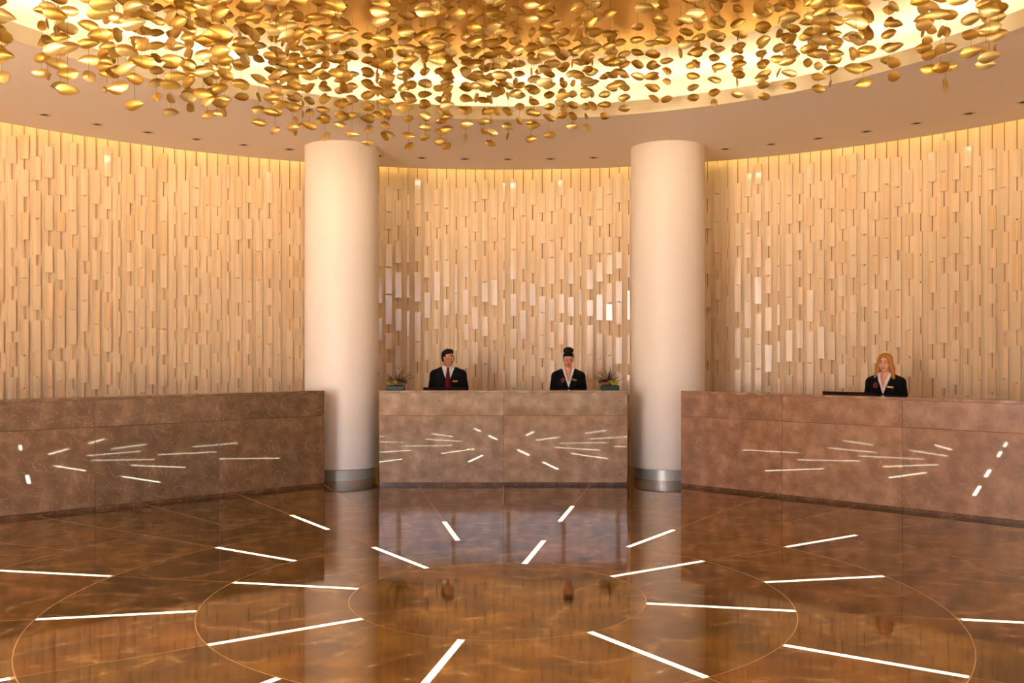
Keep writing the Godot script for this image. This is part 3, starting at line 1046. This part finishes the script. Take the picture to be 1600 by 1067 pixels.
	if cfg.get("teeth", false):
		var te := MB.new()
		te.ellipsoid(H * Vector3(0, -0.0615, 0.081), Vector3(0.019, 0.0062, 0.0065), 12, 6, hb)
		shrink(te, hp)
		obj("teeth", te.mesh(), mat(Color(0.95, 0.93, 0.9), 0.3), bo)
	# hair
	var hm := MB.new()
	var hf2 := Field.new()
	var hair: String = cfg.hair
	hf2.ell(H * Vector3(0, 0.042, -0.016), Vector3(0.083, 0.084, 0.1) * z, hb, 0.02)
	if hair == "short":
		hf2.ell(H * Vector3(0, 0.095, 0.022), Vector3(0.06, 0.034, 0.06), hb, 0.03)
		hf2.ell(H * Vector3(0, -0.02, -0.06), Vector3(0.066, 0.06, 0.045), hb, 0.03)
	elif hair == "bun":
		hf2.ell(H * Vector3(-0.004, 0.142, -0.005), Vector3(0.072, 0.046, 0.062), hb, 0.012)
		hf2.ell(H * Vector3(-0.05, 0.132, 0.01), Vector3(0.03, 0.03, 0.03), hb, 0.01)
		hf2.ell(H * Vector3(0.045, 0.14, 0.005), Vector3(0.03, 0.032, 0.03), hb, 0.01)
	else:
		hf2.ell(H * Vector3(0, 0.06, -0.01), Vector3(0.088, 0.075, 0.098), hb, 0.02)
		hf2.ell(H * Vector3(0, -0.06, -0.07), Vector3(0.095, 0.14, 0.05), hb, 0.03)
		for e in [-1.0, 1.0]:
			hf2.cap(H * Vector3(0.068 * e, 0.04, 0.015), H * Vector3(0.088 * e, -0.07, 0.005), 0.026, 0.03, 0.03)
			hf2.cap(H * Vector3(0.088 * e, -0.07, 0.005), H * Vector3(0.112 * e, -0.185, 0.03), 0.03, 0.022, 0.03)
	var Hi := H.affine_inverse()
	var long := hair == "long"
	hf2.cuts.append(func(p: Vector3) -> float:
		var q: Vector3 = Hi * p
		if long:       # parted over the brow, open at the face
			return maxf(absf(q.x) - (0.058 - maxf(q.y - 0.0, 0.0) * 0.3), maxf(q.y - 0.082 + absf(q.x + 0.01) * 0.45, 0.035 - q.z))
		return maxf(q.y - (0.068 - absf(q.x) * 0.25), maxf(0.012 - q.z, -1.0)))
	if not long:
		hf2.cuts.append(func(p: Vector3) -> float:
			var q: Vector3 = Hi * p
			return maxf(q.y - 0.012, -0.035 - q.z))
	hf2.into(hm, 0.005)
	shrink(hm, hp)
	obj("hair", hm.mesh(), mat(cfg.hair_color, 0.7, 0.0, 0.35), t)
	# shirt and jacket
	var shirt := MB.new()
	var sf := Field.new()
	torso_prims(sf, s, 0.004, woman, false)
	var open_neck: bool = woman
	if open_neck:
		sf.cuts.append(func(p: Vector3) -> float: return maxf(absf(p.x) - 0.055 * clampf((p.y - 1.3 * s) / 0.14, 0.0, 1.3), maxf(0.015 - p.z, 1.3 * s - p.y)))
	sf.cuts.append(func(p: Vector3) -> float: return p.y - 1.0 * s)
	sf.into(shirt, 0.009)
	for e in [-1.0, 1.0]:
		if woman:      # open collar standing beside the neck
			shirt.tube([Vector3(0.012 * e, 1.31, 0.125) * s, Vector3(0.045 * e, 1.4, 0.108) * s, Vector3(0.064 * e, 1.47, 0.06) * s, Vector3(0.06 * e, 1.49, -0.01) * s, Vector3(0.03 * e, 1.495, -0.06) * s], [0.008, 0.017, 0.019, 0.016, 0.012], 8)
		else:
			shirt.tube([Vector3(0.004 * e, 1.445, 0.072) * s, Vector3(0.04 * e, 1.468, 0.058) * s, Vector3(0.062 * e, 1.482, 0.01) * s, Vector3(0.035 * e, 1.49, -0.06) * s], [0.012, 0.02, 0.018, 0.014], 8)
			shirt.tube([Vector3(0.01 * e, 1.45, 0.08) * s, Vector3(0.045 * e, 1.425, 0.098) * s], [0.012, 0.006], 8)
	obj("shirt", shirt.mesh(), mat(Color(0.86, 0.84, 0.83), 0.7), t)
	var jk := MB.new()
	var jf := Field.new()
	torso_prims(jf, s, 0.016, woman)
	jf.ell(Vector3(0, 0.86, 0) * s, Vector3(0.19, 0.13, 0.135) * s, Basis(), 0.05)
	var apex: float = cfg.apex
	var wide := 0.082 if not woman else 0.078
	jf.cuts.append(func(p: Vector3) -> float: return maxf(absf(p.x) - wide * clampf((p.y - apex) / (1.46 * s - apex), 0.0, 1.4), maxf(0.0 - p.z, apex - p.y)))
	jf.cuts.append(func(p: Vector3) -> float: return Vector2(p.x, p.z + 0.012).length() - (0.066 if p.y > 1.42 * s else 0.0))
	jf.cuts.append(func(p: Vector3) -> float: return maxf(p.y - 0.865 * s, (sh + 0.015) * s - absf(p.x)))
	jf.cuts.append(func(p: Vector3) -> float: return 1.475 * s - p.y)
	jf.into(jk, 0.0085)
	var cloth := mat(Color(0.035, 0.033, 0.04), 0.85, 0.0, 0.3)
	obj("jacket", jk.mesh(), cloth, t)
	var tr := MB.new()
	var tf := Field.new()
	for e in [-1.0, 1.0]:
		tf.cap(Vector3(0.085 * e, 0.84, 0) * s, Vector3(0.095 * e, 0.48, 0.01) * s, 0.1 * s, 0.078 * s, 0.03)
		tf.cap(Vector3(0.095 * e, 0.48, 0.01) * s, Vector3(0.1 * e, 0.09, -0.01) * s, 0.078 * s, 0.066 * s, 0.02)
	tf.into(tr, 0.016)
	obj("trousers", tr.mesh(), cloth, t)
	var shoes := MB.new()
	for e in [-1.0, 1.0]:
		shoes.ellipsoid(Vector3(0.105 * e, 0.045, 0.05) * s, Vector3(0.05, 0.045, 0.135) * s, 14, 8)
	obj("shoes", shoes.mesh(), M.black_plastic, t)
	# tie, badge, flower
	if cfg.has("tie"):
		var tie := MB.new()
		tie.tube([Vector3(0, 1.462, 0.086) * s, Vector3(0, 1.448, 0.1) * s, Vector3(0, 1.43, 0.1) * s], [0.014, 0.021, 0.013], 10)
		var pts := [[1.432, 0.103, 0.017], [1.38, 0.122, 0.026], [1.3, 0.137, 0.034], [1.22, 0.142, 0.039], [1.12, 0.142, 0.043], [1.07, 0.14, 0.003]]
		for side in [0.006, -0.004]:
			var base := tie.v.size()
			for p in pts:
				for e in [-1.0, 0.0, 1.0]:
					tie.vert(Vector3(e * p[2], p[0], p[1] + side - 0.005 * absf(e)) * s, Vector3(e * 0.3, 0, 1 if side > 0 else -1).normalized())
			for i in pts.size() - 1:
				for e in 2:
					tie.quad_i(base + i * 3 + e, base + i * 3 + e + 1, base + i * 3 + e + 4, base + i * 3 + e + 3)
		obj("tie", tie.mesh(), mat(cfg.tie, 0.75, 0.0, 0.3), t)
	var bp: Vector3 = cfg.badge
	var bm := MB.new()
	bm.box(Vector3(-0.035, -0.0095, -0.003), Vector3(0.035, 0.0095, 0.003), 0.002, Transform3D(Basis.from_euler(Vector3(-0.1, 0.28, cfg.badge_tilt)), bp * s))
	obj("name_badge", bm.mesh(), mat(Color(0.75, 0.52, 0.27), 0.35, 0.6), t)
	if cfg.has("flower"):
		var fm := MB.new()
		var fp: Vector3 = cfg.flower * s
		for k in 7:
			fm.ellipsoid(fp + Vector3(0.016 * cos(k * 0.9), 0.02 * sin(k * 0.9), 0.004 * (k % 2)), Vector3(0.014, 0.016, 0.008), 8, 6)
		obj("lapel_flower", fm.mesh(), mat(Color(0.42, 0.03, 0.05), 0.7), t)

func build_people() -> void:
	person("man in a black suit and red tie behind the central desk", Vector3(-0.765, 0, -6.4), 0.02, {"height": 1.69, "woman": false, "yaw": 0.85, "pitch": 0.02, "skin": Color(0.69, 0.46, 0.32), "brow": Color(0.05, 0.03, 0.025), "lips": Color(0.55, 0.3, 0.24), "smile": 0.003, "hair": "short", "hair_color": Color(0.035, 0.025, 0.022), "tie": Color(0.36, 0.015, 0.02), "badge": Vector3(0.098, 1.285, 0.128), "badge_tilt": 0.0, "apex": 1.215})
	person("woman with dark hair in a bun looking down behind the central desk", Vector3(0.855, 0, -6.4), -0.03, {"height": 1.664, "woman": true, "yaw": 0.05, "pitch": 0.24, "skin": Color(0.79, 0.54, 0.42), "brow": Color(0.1, 0.05, 0.04), "lips": Color(0.62, 0.16, 0.17), "smile": 0.006, "teeth": false, "eyes_down": true, "hair": "bun", "hair_color": Color(0.06, 0.03, 0.025), "badge": Vector3(0.075, 1.325, 0.142), "badge_tilt": -0.25, "flower": Vector3(-0.075, 1.32, 0.143), "apex": 1.175})
	var q := dir(43.25) * 6.36
	var along := Vector3(cos(deg_to_rad(43.25)), 0, sin(deg_to_rad(43.25)))
	q += along * (-(q - Vector3(4.21, 0, -4.37)).dot(along))
	person("smiling woman with long blonde hair and a black jacket", q, -deg_to_rad(34.0), {"height": 1.622, "woman": true, "yaw": -0.06, "pitch": 0.0, "skin": Color(0.86, 0.61, 0.47), "brow": Color(0.4, 0.26, 0.14), "lips": Color(0.68, 0.3, 0.26), "smile": 0.006, "teeth": true, "hair": "long", "hair_color": Color(0.66, 0.44, 0.2), "badge": Vector3(0.085, 1.32, 0.14), "badge_tilt": -0.12, "flower": Vector3(-0.085, 1.34, 0.135), "apex": 1.16})

# ------------------------------------------------------------------
func _ready() -> void:
	rng.seed = 4
	# camera: level, lens shifted a little upwards
	var cam := Camera3D.new()
	cam.name = "camera"
	add_child(cam)
	cam.position = Vector3(0.095, 1.6, 6.26)
	cam.set_frustum(0.1 * 1067.0 / 1466.0, Vector2(0, 0.1 * 22.5 / 1466.0), 0.1, 200.0)
	cam.current = true
	# daylight outside the entrance
	var env := Environment.new()
	env.background_mode = Environment.BG_SKY
	var sky := Sky.new()
	var sm := ProceduralSkyMaterial.new()
	sm.sky_top_color = Color(0.64, 0.77, 0.96)
	sm.sky_horizon_color = Color(0.9, 0.93, 0.97)
	sm.ground_horizon_color = Color(0.95, 0.88, 0.79)
	sm.ground_bottom_color = Color(0.93, 0.84, 0.74)
	sm.energy_multiplier = 22.0
	sm.ground_energy_multiplier = 1.5
	sky.sky_material = sm
	env.sky = sky
	env.ambient_light_source = Environment.AMBIENT_SOURCE_DISABLED
	env.tonemap_mode = Environment.TONE_MAPPER_LINEAR
	env.tonemap_exposure = 1.46
	env.sdfgi_enabled = true
	env.ssao_enabled = true
	env.ssil_enabled = true
	var we := WorldEnvironment.new()
	we.name = "environment"
	we.environment = env
	add_child(we)
	make_materials()
	build_shell()
	build_coves()
	build_downlights()
	build_columns()
	build_desks()
	build_tile_wall()
	build_leaves()
	build_people()
	planter("low planter of succulents and spiky red leaves beside the man in the red tie", Vector3(-1.365, 1.172, -5.52), 1.0)
	planter("low planter of succulents and spiky red leaves beside the woman with the bun", Vector3(1.325, 1.172, -5.52), -1.0)
	monitor("dark computer monitor in front of the man in the red tie", Vector3(-0.77, 0.77, -5.83), 0.0, 0.555, 0.425)
	monitor("dark computer monitor in front of the woman with the bun", Vector3(0.83, 0.77, -5.83), 0.0, 0.47, 0.41)
	var o := dir(43.25) * 5.8
	var along := Vector3(cos(deg_to_rad(43.25)), 0, sin(deg_to_rad(43.25)))
	o += along * (-(o - Vector3(3.98, 0, -4.4)).dot(along))
	monitor("dark computer monitor beside the blonde woman", o + Vector3(0, 0.77, 0), -deg_to_rad(43.25), 0.62, 0.425)
